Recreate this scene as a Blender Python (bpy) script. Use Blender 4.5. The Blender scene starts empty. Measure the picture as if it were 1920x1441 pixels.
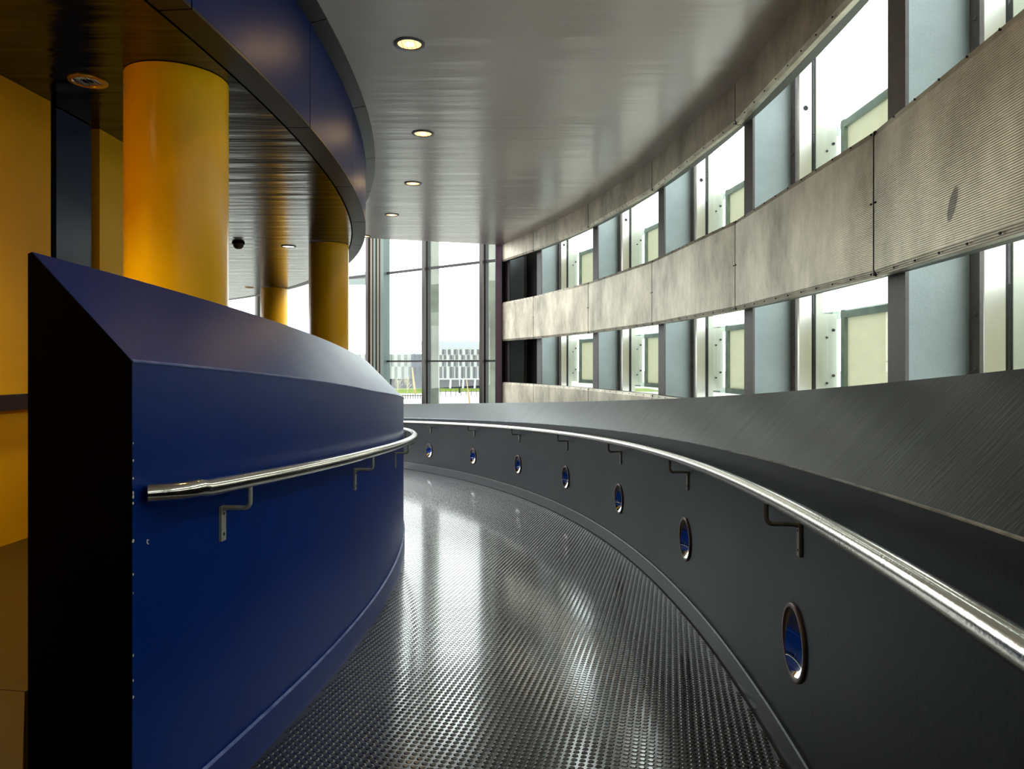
import bpy, math, random
import numpy as np
from mathutils import Vector
random.seed(4)
rng = np.random.default_rng(7)
PI = math.pi
S = bpy.context.scene
COL = S.collection

# ------------------------------------------------------------------ camera, sky, exposure
EYE = 1.5                                  # camera height; all z below are given relative to the eye
cam_d = bpy.data.cameras.new('camera')
cam = bpy.data.objects.new('camera', cam_d); COL.objects.link(cam)
cam.location = (0, 0, EYE); cam.rotation_euler = (PI/2, 0, 0)
cam_d.sensor_width = 36.0; cam_d.lens = 36.0*1350/1920
cam_d.shift_y = -38.3/1920
cam_d.clip_start = 0.05; cam_d.clip_end = 1200
S.camera = cam

W = bpy.data.worlds.new('overcast_sky'); S.world = W; W.use_nodes = True
wn = W.node_tree.nodes; wl = W.node_tree.links; wn.clear()
wo = wn.new('ShaderNodeOutputWorld'); wb = wn.new('ShaderNodeBackground')
tc = wn.new('ShaderNodeTexCoord'); mp = wn.new('ShaderNodeMapping'); mp.inputs['Scale'].default_value = (1, 1, 3.5)
nz = wn.new('ShaderNodeTexNoise'); nz.inputs['Scale'].default_value = 2.2; nz.inputs['Detail'].default_value = 5
cr = wn.new('ShaderNodeValToRGB')
cr.color_ramp.elements[0].position = .30; cr.color_ramp.elements[0].color = (.80, .88, .93, 1)
cr.color_ramp.elements[1].position = .60; cr.color_ramp.elements[1].color = (1, 1, .985, 1)
wl.new(tc.outputs['Generated'], mp.inputs[0]); wl.new(mp.outputs[0], nz.inputs['Vector']); wl.new(nz.outputs['Fac'], cr.inputs[0])
wl.new(cr.outputs[0], wb.inputs[0]); wl.new(wb.outputs[0], wo.inputs[0])
wb.inputs[1].default_value = 6.0

S.view_settings.view_transform = 'Standard'; S.view_settings.look = 'None'
S.view_settings.gamma = 1; S.view_settings.use_curve_mapping = False
S.view_settings.exposure = 0.0

# ------------------------------------------------------------------ materials
def mat(name, color, rough=.5, metal=0., spec=.5, coat=0., coat_rough=.1, var=0., var_scale=3., var_stretch=(1, 1, 1), col2=None,
        bump=0., bump_scale=20., bump_stretch=(1, 1, 1), bdist=.01, rvar=0., emit=None, emit_s=0., aniso=0.):
    m = bpy.data.materials.new(name); m.use_nodes = True
    n = m.node_tree.nodes; l = m.node_tree.links
    b = n['Principled BSDF']
    b.inputs['Base Color'].default_value = (*color, 1); b.inputs['Roughness'].default_value = rough
    b.inputs['Metallic'].default_value = metal; b.inputs['Specular IOR Level'].default_value = spec
    b.inputs['Coat Weight'].default_value = coat; b.inputs['Coat Roughness'].default_value = coat_rough
    if emit: b.inputs['Emission Color'].default_value = (*emit, 1); b.inputs['Emission Strength'].default_value = emit_s
    t = n.new('ShaderNodeTexCoord')
    if var or col2 or rvar:
        mp = n.new('ShaderNodeMapping'); mp.inputs['Scale'].default_value = var_stretch
        l.new(t.outputs['Object'], mp.inputs[0])
        z = n.new('ShaderNodeTexNoise'); z.inputs['Scale'].default_value = var_scale; z.inputs['Detail'].default_value = 6
        z.inputs['Roughness'].default_value = .62
        l.new(mp.outputs[0], z.inputs['Vector'])
        r = n.new('ShaderNodeValToRGB')
        c2 = col2 or tuple(c*(1-var) for c in color); c1 = tuple(min(1, c*(1+var)) for c in color) if var else color
        r.color_ramp.elements[0].position = .32; r.color_ramp.elements[0].color = (*c2, 1)
        r.color_ramp.elements[1].position = .68; r.color_ramp.elements[1].color = (*c1, 1)
        l.new(z.outputs['Fac'], r.inputs[0]); l.new(r.outputs[0], b.inputs['Base Color'])
        if rvar:
            q = n.new('ShaderNodeMapRange'); q.inputs['To Min'].default_value = max(.02, rough-rvar); q.inputs['To Max'].default_value = rough+rvar
            l.new(z.outputs['Fac'], q.inputs[0]); l.new(q.outputs[0], b.inputs['Roughness'])
    if bump:
        mp = n.new('ShaderNodeMapping'); mp.inputs['Scale'].default_value = bump_stretch
        l.new(t.outputs['Object'], mp.inputs[0])
        z = n.new('ShaderNodeTexNoise'); z.inputs['Scale'].default_value = bump_scale; z.inputs['Detail'].default_value = 3
        l.new(mp.outputs[0], z.inputs['Vector'])
        u = n.new('ShaderNodeBump'); u.inputs['Strength'].default_value = bump; u.inputs['Distance'].default_value = bdist
        l.new(z.outputs['Fac'], u.inputs['Height']); l.new(u.outputs[0], b.inputs['Normal'])
    return m

M = {}
M['blue'] = mat('blue_paint', (.0006, .018, .140), .36, spec=.15, var=.12, var_scale=2, bump=.05, bump_scale=60, rvar=.05)
M['blue_edge'] = mat('worn_blue_edge', (.16, .20, .42), .5, col2=(.02, .05, .22), var_scale=14)
M['slate'] = mat('slate_paint', (.0065, .0130, .0200), .40, spec=.12, col2=(.0025, .0055, .0095), var_scale=1.1, bump=.06, bump_scale=50, rvar=.06)
M['slate_cap'] = mat('slate_coping_paint', (.0055, .008, .0105), .32, spec=.25, var=.3, var_scale=2.5, var_stretch=(1, 6, 1), bump=.08, bump_scale=12, bump_stretch=(1, 8, 1), rvar=.09)
M['slate_edge'] = mat('worn_slate_edge', (.72, .86, .98), .6, spec=.05, col2=(.30, .36, .42), var_scale=9)
M['plinth'] = mat('plinth_paint', (.007, .011, .014), .40, spec=.3, var=.35, var_scale=9, bump=.1, bump_scale=30)
M['floor'] = mat('black_rubber_floor', (.006, .005, .007), .17, spec=1.0, coat=.7, coat_rough=.12, var=.25, var_scale=1.4, rvar=.03)
M['stud'] = mat('black_rubber_studs', (.008, .0065, .009), .14, spec=1.0, coat=.7, coat_rough=.10)
M['ceil'] = mat('satin_grey_ceiling_paint', (.64, .575, .515), .20, spec=1.0, var=.05, var_scale=1.0, bump=.28, bump_scale=1.6, bump_stretch=(.35, 3.0, 1), bdist=.03, rvar=.03)
M['soffit'] = mat('dark_gloss_soffit_paint', (.003, .003, .003), .18, spec=.38, bump=.4, bump_scale=1.8, bump_stretch=(.35, 3.2, 1), bdist=.03, rvar=.03)
M['yellow'] = mat('yellow_gloss_paint', (.95, .49, .0004), .27, spec=.3, var=.06, var_scale=2.5, bump=.05, bump_scale=8)
M['yellow_wall'] = mat('yellow_wall_paint', (.95, .50, .0005), .5, spec=.2, var=.06, var_scale=2, bump=.05, bump_scale=60)
M['navy'] = mat('navy_fascia_paint', (.003, .013, .105), .42, spec=.15, var=.12, var_scale=3, rvar=.04)
M['charcoal'] = mat('charcoal_strip', (.014, .013, .014), .42, spec=.3, var=.15, var_scale=6)
M['black'] = mat('black_shadow_gap', (.003, .003, .003), .8)
M['dark'] = mat('dark_back_wall', (.012, .010, .008), .7)
M['gal_floor'] = mat('ochre_gallery_floor', (.06, .030, .0015), .5, spec=.1, var=.1)
M['bronze'] = mat('brown_rail_paint', (.035, .014, .005), .4)
M['steel'] = mat('brushed_stainless', (.62, .58, .51), .14, metal=1., bump=.03, bump_scale=90)
M['mirror'] = mat('polished_steel_disc', (.90, .91, .90), .035, metal=1.)
M['rim'] = mat('bronze_disc_rim', (.16, .10, .085), .42, metal=.5)
M['bracket'] = mat('galvanised_bracket', (.32, .32, .27), .5, metal=.25, var=.2, var_scale=40)
M['column'] = mat('pale_blue_grey_column_paint', (.40, .47, .49), .42, spec=.5, var=.05, var_scale=8, bump=.12, bump_scale=90)
M['alu'] = mat('mill_aluminium', (.62, .60, .56), .32, metal=.75, var=.08, var_scale=2, var_stretch=(1, 1, .2))
M['gasket'] = mat('black_gasket', (.006, .006, .006), .6)
M['post'] = mat('plum_grey_post', (.62, .43, .57), .5)
M['mull'] = mat('brown_grey_mullion', (.032, .024, .019), .35, metal=.2, var=.2, var_scale=2, var_stretch=(1, 1, .3))
M['twin'] = mat('grey_green_steelwork', (.075, .10, .09), .4, metal=.3)
M['concrete'] = mat('pale_concrete', (.20, .21, .165), .8, spec=.1, col2=(.10, .10, .08), var_scale=1.3, bump=.1, bump_scale=20)
M['flange'] = mat('umber_grey_flange_paint', (.15, .135, .135), .5, var=.12, var_scale=30)
M['carrier'] = mat('grey_carrier_rail', (.10, .10, .08), .5, metal=.3)
M['tan_post'] = mat('tan_steelwork', (.13, .105, .07), .4, metal=.3)

def band_mat(name, stain=None):
    """warm grey perforated aluminium: fine horizontal corrugation, watery stains"""
    m = bpy.data.materials.new(name); m.use_nodes = True
    n = m.node_tree.nodes; l = m.node_tree.links; b = n['Principled BSDF']
    t = n.new('ShaderNodeTexCoord')
    mp = n.new('ShaderNodeMapping'); mp.inputs['Scale'].default_value = (1, 1, .55); l.new(t.outputs['Object'], mp.inputs[0])
    z = n.new('ShaderNodeTexNoise'); z.inputs['Scale'].default_value = 2.6; z.inputs['Detail'].default_value = 8; z.inputs['Roughness'].default_value = .68
    l.new(mp.outputs[0], z.inputs['Vector'])
    r = n.new('ShaderNodeValToRGB'); e = r.color_ramp.elements
    e[0].position = .30; e[0].color = (.25, .21, .14, 1); e[1].position = .70; e[1].color = (.86, .78, .60, 1)
    l.new(z.outputs['Fac'], r.inputs[0])
    # fine holes between the corrugations
    wv = n.new('ShaderNodeTexWave'); wv.wave_type = 'BANDS'; wv.bands_direction = 'Z'; wv.inputs['Scale'].default_value = 42
    l.new(t.outputs['Object'], wv.inputs['Vector'])
    mr = n.new('ShaderNodeMapRange'); mr.inputs['To Min'].default_value = .70; mr.inputs['To Max'].default_value = 1.0; l.new(wv.outputs['Fac'], mr.inputs[0])
    mx = n.new('ShaderNodeMix'); mx.data_type = 'RGBA'; mx.blend_type = 'MULTIPLY'; mx.inputs[0].default_value = 1
    l.new(r.outputs[0], mx.inputs[6]); l.new(mr.outputs[0], mx.inputs[7])
    out = mx.outputs[2]
    if stain:
        sx, sz, rx, rz, rot = stain
        uv = n.new('ShaderNodeUVMap'); sp = n.new('ShaderNodeMapping')
        sp.vector_type = 'TEXTURE'; sp.inputs['Location'].default_value = (sx, sz, 0); sp.inputs['Rotation'].default_value = (0, 0, rot); sp.inputs['Scale'].default_value = (rx, rz, 1)
        l.new(uv.outputs[0], sp.inputs[0])
        ln = n.new('ShaderNodeVectorMath'); ln.operation = 'LENGTH'; l.new(sp.outputs[0], ln.inputs[0])
        lt = n.new('ShaderNodeMapRange'); lt.inputs['From Min'].default_value = .82; lt.inputs['From Max'].default_value = 1.05
        lt.inputs["To Min"].default_value = .78; lt.inputs['To Max'].default_value = 0; l.new(ln.outputs['Value'], lt.inputs[0])
        m2 = n.new('ShaderNodeMix'); m2.data_type = 'RGBA'; l.new(lt.outputs[0], m2.inputs[0]); l.new(out, m2.inputs[6]); m2.inputs[7].default_value = (.045, .035, .03, 1)
        out = m2.outputs[2]
    l.new(out, b.inputs['Base Color'])
    b.inputs['Metallic'].default_value = .55; b.inputs['Roughness'].default_value = .38
    u = n.new('ShaderNodeBump'); u.inputs['Strength'].default_value = .30; u.inputs['Distance'].default_value = .0015
    l.new(wv.outputs['Fac'], u.inputs['Height']); l.new(u.outputs[0], b.inputs['Normal'])
    return m
M['band'] = band_mat('perforated_aluminium_band')
M['band_stained'] = band_mat('perforated_aluminium_with_oval_stain', (1.19, .154, .026, .062, .5))
M['outer'] = mat('weathered_outer_panel', (.50, .50, .38), .55, metal=.1, var=.18, var_scale=5, var_stretch=(1, 1, 3), bump=.2, bump_scale=40, bump_stretch=(.2, .2, 8))
_n = M['outer'].node_tree.nodes; _l = M['outer'].node_tree.links; _t = _n.new('ShaderNodeBsdfTranslucent'); _t.inputs[0].default_value = (.66, .64, .53, 1)
_m = _n.new('ShaderNodeMixShader'); _m.inputs[0].default_value = .62; _l.new(_n['Principled BSDF'].outputs[0], _m.inputs[1]); _l.new(_t.outputs[0], _m.inputs[2])
_l.new(_m.outputs[0], [q for q in _n if q.type == 'OUTPUT_MATERIAL'][0].inputs[0])
M['outer_frame'] = mat('grey_green_outer_frame', (.26, .33, .28), .45, metal=.2, var=.2, var_scale=8)
M['outer_post'] = mat('white_outer_post', (.66, .67, .58), .4)

def glass_mat(name, tint):
    m = bpy.data.materials.new(name); m.use_nodes = True
    n = m.node_tree.nodes; l = m.node_tree.links; n.clear()
    o = n.new('ShaderNodeOutputMaterial'); tr = n.new('ShaderNodeBsdfTransparent'); g = n.new('ShaderNodeBsdfGlossy')
    tr.inputs[0].default_value = (*tint, 1); g.inputs['Roughness'].default_value = .01
    lw = n.new('ShaderNodeLayerWeight'); lw.inputs['Blend'].default_value = .5; pw = n.new('ShaderNodeMath'); pw.operation = 'POWER'; pw.inputs[1].default_value = 4
    l.new(lw.outputs['Facing'], pw.inputs[0]); f = n.new('ShaderNodeMath'); f.operation = 'MULTIPLY_ADD'; f.inputs[1].default_value = .45; f.inputs[2].default_value = .03
    l.new(pw.outputs[0], f.inputs[0]); mx = n.new('ShaderNodeMixShader')
    l.new(f.outputs[0], mx.inputs[0]); l.new(tr.outputs[0], mx.inputs[1]); l.new(g.outputs[0], mx.inputs[2]); l.new(mx.outputs[0], o.inputs[0])
    return m
M['glass'] = glass_mat('faintly_green_glass', (.93, .97, .955))

# ------------------------------------------------------------------ polar geometry: every curved part shares one centre
CX, CY = -15.3203, 3.89
def P(R, th, z): return (CX+R*math.cos(th), CY+R*math.sin(th), z+EYE)
RW, RI, RF = 16.2917, 14.5702, 16.8247       # outer parapet face, inner wall face, facade face
DT, T0 = .1093, -.0564                       # facade bay angle, joint of bay 0
def TJ(u): return T0+u*DT
def poly(c2, c1, c0, lo, hi):
    def f(t):
        s = min(max(t, lo), hi); v = c2*s*s+c1*s+c0
        return v-.946*(t-s)
    return f
z_floor = poly(.1509, -.9700, -1.385, -.2, .62)
z_plinth = poly(.1591, -.9334, -1.282, -.12, .62)
z_crease = poly(.1138, -.9976, -.4269, -.18, .62)
z_rail = poly(.0737, -.9437, -.5035, -.2, .61)
z_top = poly(.1759, -1.0441, -.1681, -.15, .65)
z_ipl = poly(.9, -.90, -1.262, -.101, .10)
z_icr = poly(-1.4011, -1.2416, -.1464, -.149, .0)
z_itop = poly(-.5918, -1.0268, .1357, -.149, .045)
z_irail = poly(.7362, -.7907, -.4463, -.145, -.03)

def link(name, verts, faces, m, parent=None, smooth=False, uvs=None):
    me = bpy.data.meshes.new(name); me.from_pydata(verts, [], faces); me.update()
    o = bpy.data.objects.new(name, me); COL.objects.link(o)
    if m is not None:
        for q in (m if isinstance(m, (list, tuple)) else [m]): me.materials.append(q)
    if smooth:
        me.polygons.foreach_set('use_smooth', [True]*len(me.polygons))
        try: me.set_sharp_from_angle(angle=math.radians(35))
        except Exception: pass
    if uvs is not None:
        ul = me.uv_layers.new(name='UVMap')
        for li, lp in enumerate(me.loops): ul.data[li].uv = uvs[lp.vertex_index]
    if parent is not None: o.parent = parent; o.matrix_parent_inverse = parent.matrix_world.inverted() if False else o.matrix_parent_inverse
    return o
def tag(o, label=None, cat=None, group=None, kind=None):
    if label: o['label'] = label
    if cat: o['category'] = cat
    if group: o['group'] = group
    if kind: o['kind'] = kind
    return o
def struct(o): o['kind'] = 'structure'; return o
def empty(name, label=None, cat=None, group=None, kind=None, loc=(0, 0, 0)):
    o = bpy.data.objects.new(name, None); COL.objects.link(o); o.location = loc
    return tag(o, label, cat, group, kind)
def child(name, verts, faces, m, root, smooth=False, uvs=None):
    """a part in world coordinates under an unrotated root"""
    L = root.location; p = root
    off = Vector((0, 0, 0))
    while p is not None: off += p.location; p = p.parent
    o = link(name, [(v[0]-off.x, v[1]-off.y, v[2]-off.z) for v in verts], faces, m, None, smooth, uvs)
    o.parent = root
    return o

class MB:
    def __init__(s): s.v = []; s.f = []
    def add(s, v, f):
        b = len(s.v); s.v += [tuple(q) for q in v]; s.f += [tuple(i+b for i in q) for q in f]; return s
    def hexa(s, a):   # 8 corners: bottom 4 then top 4
        return s.add(a, [(0, 3, 2, 1), (4, 5, 6, 7), (0, 1, 5, 4), (1, 2, 6, 5), (2, 3, 7, 6), (3, 0, 4, 7)])
    def box(s, x0, x1, y0, y1, z0, z1):
        return s.hexa([(x0, y0, z0), (x1, y0, z0), (x1, y1, z0), (x0, y1, z0), (x0, y0, z1), (x1, y0, z1), (x1, y1, z1), (x0, y1, z1)])
    def tube(s, pts, r, n=10, cap=True):
        pts = [Vector(p) for p in pts]; b = len(s.v); up = Vector((0, 0, 1)); prev = None
        for i, p in enumerate(pts):
            d = (pts[min(i+1, len(pts)-1)]-pts[max(i-1, 0)]).normalized()
            if prev is None:
                a = up.cross(d)
                if a.length < .1: a = Vector((1, 0, 0)).cross(d)
            else: a = prev-d*prev.dot(d)
            a.normalize(); prev = a; c = d.cross(a)
            for k in range(n):
                q = p+(a*math.cos(2*PI*k/n)+c*math.sin(2*PI*k/n))*(r if not callable(r) else r(i)); s.v.append(tuple(q))
        for i in range(len(pts)-1):
            for k in range(n):
                s.f.append((b+i*n+k, b+i*n+(k+1) % n, b+(i+1)*n+(k+1) % n, b+(i+1)*n+k))
        if cap:
            s.f.append(tuple(b+k for k in range(n))[::-1]); s.f.append(tuple(b+(len(pts)-1)*n+k for k in range(n)))
        return s
    def cyl(s, c, ax, r, h, n=16):
        c = Vector(c); ax = Vector(ax).normalized(); return s.tube([c, c+ax*h], r, n)

def sweep(prof, th0, th1, n, closed=True, cap=True):
    """loft a list of (R, z or z(th)) around the common centre"""
    m = MB(); k = len(prof)
    for i in range(n+1):
        t = th0+(th1-th0)*i/n
        for R, z in prof: m.v.append(P(R, t, z(t) if callable(z) else z))
    e = k if closed else k-1
    for i in range(n):
        for j in range(e):
            a, b2 = i*k+j, i*k+(j+1) % k
            m.f.append((a, b2, b2+k, a+k))
    if cap and closed:
        m.f.append(tuple(range(k))[::-1]); m.f.append(tuple(n*k+j for j in range(k)))
    return m
def off(f, d): return lambda t: f(t)+d
def chord(prof, R, ta, tb, gap=0.):
    """straight panel between two angles at radius R; prof = list of (outward offset, z); returns MB and uv (metres along, height)"""
    a = Vector(P(R, ta, -EYE)); b = Vector(P(R, tb, -EYE)); d = (b-a); L = d.length; d.normalize(); n = Vector((d.y, -d.x, 0))
    if n.dot(Vector((math.cos((ta+tb)/2), math.sin((ta+tb)/2), 0))) < 0: n = -n
    m = MB(); k = len(prof); uv = []
    for s in (gap, L-gap):
        for o, z in prof: m.v.append(tuple(a+d*s+n*o+Vector((0, 0, z)))); uv.append((s, z))
    for j in range(k): m.f.append((j, (j+1) % k, (j+1) % k+k, j+k))
    m.f.append(tuple(range(k))[::-1]); m.f.append(tuple(range(k, 2*k)))
    return m, uv, a, d, n, L

# ================================================================== SETTING: ramp floor with studs
TA, TB = -.40, .80
fl = struct(link('floor', *(lambda m: (m.v, m.f))(sweep([(14.2, z_floor), (15.4, z_floor), (16.6, z_floor), (18.2, z_floor), (18.2, off(z_floor, -.2)), (14.2, off(z_floor, -.2))], TA, TB, 90)), M['floor'], None, True))

YAW = math.radians(12.5); PITCH = .0272
ax_u = np.array([math.sin(YAW), math.cos(YAW)]); ax_v = np.array([math.cos(YAW), -math.sin(YAW)])
g = np.arange(-40, 420)
gu, gv = np.meshgrid(g, np.arange(-260, 200), indexing='ij')
pts = np.array([0.35, 1.0])+gu.reshape(-1, 1)*PITCH*ax_u+gv.reshape(-1, 1)*PITCH*ax_v
dx = pts[:, 0]-CX; dy = pts[:, 1]-CY; rr = np.hypot(dx, dy); tt = np.arctan2(dy, dx)
lean = .06*np.sin(0)  # grid is laid flat
keep = (rr > RI+.025) & (rr < RW-.025) & (pts[:, 1] > .9) & (pts[:, 1] < 13.9) & (tt < .66)
pts = pts[keep]; tt = tt[keep]
zf = np.array([z_floor(t) for t in tt])
order = np.argsort(pts[:, 1]-.0*pts[:, 0]); 
SN = 8
def stud_verts():
    v = []; 
    for r, h in ((.0120, 0.), (.0106, .0016), (.0080, .0023)):
        for k in range(SN):
            a = 2*PI*(k+.5)/SN; v.append((r*math.cos(a), r*math.sin(a), h))
    f = []
    for j in range(2):
        for k in range(SN): f.append((j*SN+k, j*SN+(k+1) % SN, (j+1)*SN+(k+1) % SN, (j+1)*SN+k))
    f.append(tuple(2*SN+k for k in range(SN)))
    return v, f
sv, sf = stud_verts()
inview = (np.abs(pts[:, 0]) < .72*pts[:, 1]) & ((-zf)*1350/pts[:, 1] < 759)
cand = np.where(inview)[0]; cand = cand[np.argsort(pts[cand, 1])][:290]
single = set(cand.tolist())
sme = bpy.data.meshes.new('stud'); sme.from_pydata(sv, [], sf); sme.materials.append(M['stud'])
sme.polygons.foreach_set('use_smooth', [len(p.vertices) == 4 for p in sme.polygons])
slope = -.06
for i in cand:
    o = bpy.data.objects.new('stud', sme); COL.objects.link(o); o.parent = fl
    o.location = (pts[i, 0], pts[i, 1], zf[i]+EYE-.0002)
mask = np.ones(len(pts), bool); mask[cand] = False
pp = pts[mask]; zz = zf[mask]+EYE-.0002
base = np.array(sv); N = len(pp); K = len(base)
allv = (base[None, :, :]+np.concatenate([pp, zz[:, None]], 1)[:, None, :]).reshape(-1, 3)
nq = 2*SN
quads = np.array([f for f in sf if len(f) == 4]); top = np.array(sf[-1])
me = bpy.data.meshes.new('studs')
loops = np.concatenate([np.concatenate([quads.reshape(-1), top])+i*K for i in range(N)])
starts_one = np.concatenate([np.arange(nq)*4, [nq*4]]); per = nq*4+SN
starts = (starts_one[None, :]+np.arange(N)[:, None]*per).reshape(-1)
me.vertices.add(N*K); me.vertices.foreach_set('co', allv.reshape(-1).astype(np.float32))
me.loops.add(len(loops)); me.loops.foreach_set('vertex_index', loops.astype(np.int32))
me.polygons.add(len(starts)); me.polygons.foreach_set('loop_start', starts.astype(np.int32))
me.update(calc_edges=True); me.validate(); me.polygons.foreach_set('use_smooth', np.tile(np.array([True]*nq+[False]), N)); me.materials.append(M['stud'])
so = bpy.data.objects.new('studs', me); COL.objects.link(so); so.parent = fl; so['kind'] = 'stuff'

# far part of the ramp: the studs become fine relief of the rubber (they are under 4 px there)
# (the material keeps the plain sheen; a fine bump stands for the studs beyond the built ones)

# gallery floor (inner side, raised)
m2 = sweep([(1.5, -.80), (8, -.80), (14.29, -.80), (14.29, -1.6), (1.5, -1.6)], -.1495, 1.1, 60)
gm = MB(); gm.add(m2.v, m2.f)
edge = [P(14.29, -.1497, 0)[:2], (-.80, 1.17), (-.95, 0.), P(14.4, -.39, 0)[:2], P(9, -.39, 0)[:2], P(9, -.1497, 0)[:2]]
k = len(edge); b0 = len(gm.v)
gm.v += [(x, y, -.80+EYE) for x, y in edge]+[(x, y, -1.6+EYE) for x, y in edge]
gm.f += [tuple(range(b0, b0+k))[::-1], tuple(range(b0+k, b0+2*k))]+[(b0+i, b0+(i+1) % k, b0+k+(i+1) % k, b0+k+i) for i in range(k)]
struct(link('floor', gm.v, gm.f, M['gal_floor']))

# ================================================================== blue inner wall
root = struct(link('wall_left', *(lambda m: (m.v, m.f))(sweep([
    (RI, off(z_floor, -.1)), (RI, z_icr), (14.300, z_itop), (14.290, off(z_itop, -.004)), (14.290, off(z_floor, -.1))], -.1489, .80, 140)), M['blue'], None, True))
m = sweep([(RI+.0035, off(z_icr, -.0028)), (RI+.0035, off(z_icr, .0012)), (RI-.003, off(z_icr, .0045)), (RI-.006, off(z_icr, .0))], -.149, .5, 90)
child('worn_edge', m.v, m.f, M['blue_edge'], root)['label'] = 'pale worn line along the blue coping edge'
m = sweep([(RI-.01, off(z_floor, 0)), (RI+.010, off(z_floor, 0)), (RI+.010, off(z_ipl, -.004)), (RI+.004, z_ipl), (RI-.01, z_ipl)], -.149, .6, 100)
struct(link('baseboard_left', m.v, m.f, M['blue'], None, True))
m = sweep([(RI+.002, off(z_ipl, .0)), (RI+.0118, off(z_ipl, -.004)), (RI+.0118, off(z_ipl, -.0015)), (RI+.003, off(z_ipl, .003))], -.149, .5, 90)
child('worn_edge', m.v, m.f, M['blue_edge'], root)
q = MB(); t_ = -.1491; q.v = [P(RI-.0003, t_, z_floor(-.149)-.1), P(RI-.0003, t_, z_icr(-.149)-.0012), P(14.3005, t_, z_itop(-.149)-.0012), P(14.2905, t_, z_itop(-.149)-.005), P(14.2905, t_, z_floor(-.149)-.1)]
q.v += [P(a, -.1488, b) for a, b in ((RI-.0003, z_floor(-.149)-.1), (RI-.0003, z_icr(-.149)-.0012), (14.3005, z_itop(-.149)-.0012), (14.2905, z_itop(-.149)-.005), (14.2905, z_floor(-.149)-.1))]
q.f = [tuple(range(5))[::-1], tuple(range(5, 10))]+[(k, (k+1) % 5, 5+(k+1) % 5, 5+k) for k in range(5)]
M['end_shade'] = mat('painted_end_shade', (.0012, .0009, .0016), .5, spec=.05, var=.5, var_scale=9, var_stretch=(1, 1, .2))  # shade on the blue wall's end, painted in as near-black colour
child('end_shade_panel', q.v, q.f, M['end_shade'], root)['label'] = 'end face of the blue wall, its shade painted in as black'
# chips on the corner and the face of the blue wall
def chip(R, t, z, w, h, mt, name='paint_chip'):
    p = P(R, t, z); rad = Vector((math.cos(t), math.sin(t), 0)); tan = Vector((-math.sin(t), math.cos(t), 0)); mm = MB()
    pr = []
    for k in range(7):
        a = 2*PI*k/7; s = .7+.5*random.random()
        pr.append((w*s*math.cos(a), h*s*math.sin(a)))
    vv = [tuple(Vector(p)+tan*a+Vector((0, 0, b))+rad*.0016) for a, b in pr]+[tuple(Vector(p)+tan*a+Vector((0, 0, b))-rad*.002) for a, b in pr]
    ff = [tuple(range(7)), tuple(range(13, 6, -1))]+[(k, (k+1) % 7, 7+(k+1) % 7, 7+k) for k in range(7)]
    mm.add(vv, ff); return mm
M['chip'] = mat('bare_plaster_chip', (.72, .66, .55), .7)
cm = MB()
for z, w in ((-.19, .0018), (-.232, .0022), (-.275, .0018), (-.31, .0025), (-.318, .003), (-.335, .0022), (-.425, .0035), (-.505, .002), (-.55, .0015), (-.70, .0022), (-.76, .002), (-.80, .002)):
    q = chip(RI-.0005, -.14875, z, w, w*1.7, None); cm.add(q.v, q.f)
for t, z, w, h in ((-.1452, -.44, .0012, .006), (-.1449, -.446, .002, .0015), (-.1449, -.436, .002, .0012), (-.1452, -.4345, .0012, .0012)):
    q = chip(RI, t, z, w, h, None); cm.add(q.v, q.f)
tag(child('paint_chips', cm.v, cm.f, M['chip'], root), kind='stuff')

# ================================================================== slate outer parapet
root = struct(link('wall_right', *(lambda m: (m.v, m.f))(sweep([
    (RW, off(z_floor, -.1)), (RW, z_crease), (16.540, z_top), (16.556, off(z_top, -.004)), (16.556, off(z_floor, -.1))], TA, .80, 150)), M['slate'], None, True))
m = sweep([(RW-.0001, off(z_crease, .0006)), (16.5395, off(z_top, .0014)), (16.5395, off(z_top, -.004)), (RW+.006, off(z_crease, -.003))], TA, .80, 150)
child('coping', m.v, m.f, M['slate_cap'], root, True)
m = sweep([(RW-.0018, off(z_crease, -.0018)), (RW-.0018, off(z_crease, .0008)), (RW+.002, off(z_crease, .0036)), (RW+.005, off(z_crease, 0))], TA, .78, 150)
child('worn_edge', m.v, m.f, M['slate_edge'], root)['label'] = 'pale worn line along the coping edge'
m = sweep([(RW+.01, z_floor), (RW-.014, z_floor), (RW-.014, off(z_plinth, -.005)), (RW-.009, z_plinth), (RW+.01, z_plinth)], TA, .80, 150)
bb = struct(link('baseboard_right', m.v, m.f, M['plinth'], None, True))
m = sweep([(RW-.020, off(z_floor, -.002)), (RW-.020, off(z_floor, .004)), (RW-.010, off(z_floor, .010)), (RW-.010, off(z_floor, -.002))], TA, .80, 150)
child('sealant_line', m.v, m.f, M['black'], bb)

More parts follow.
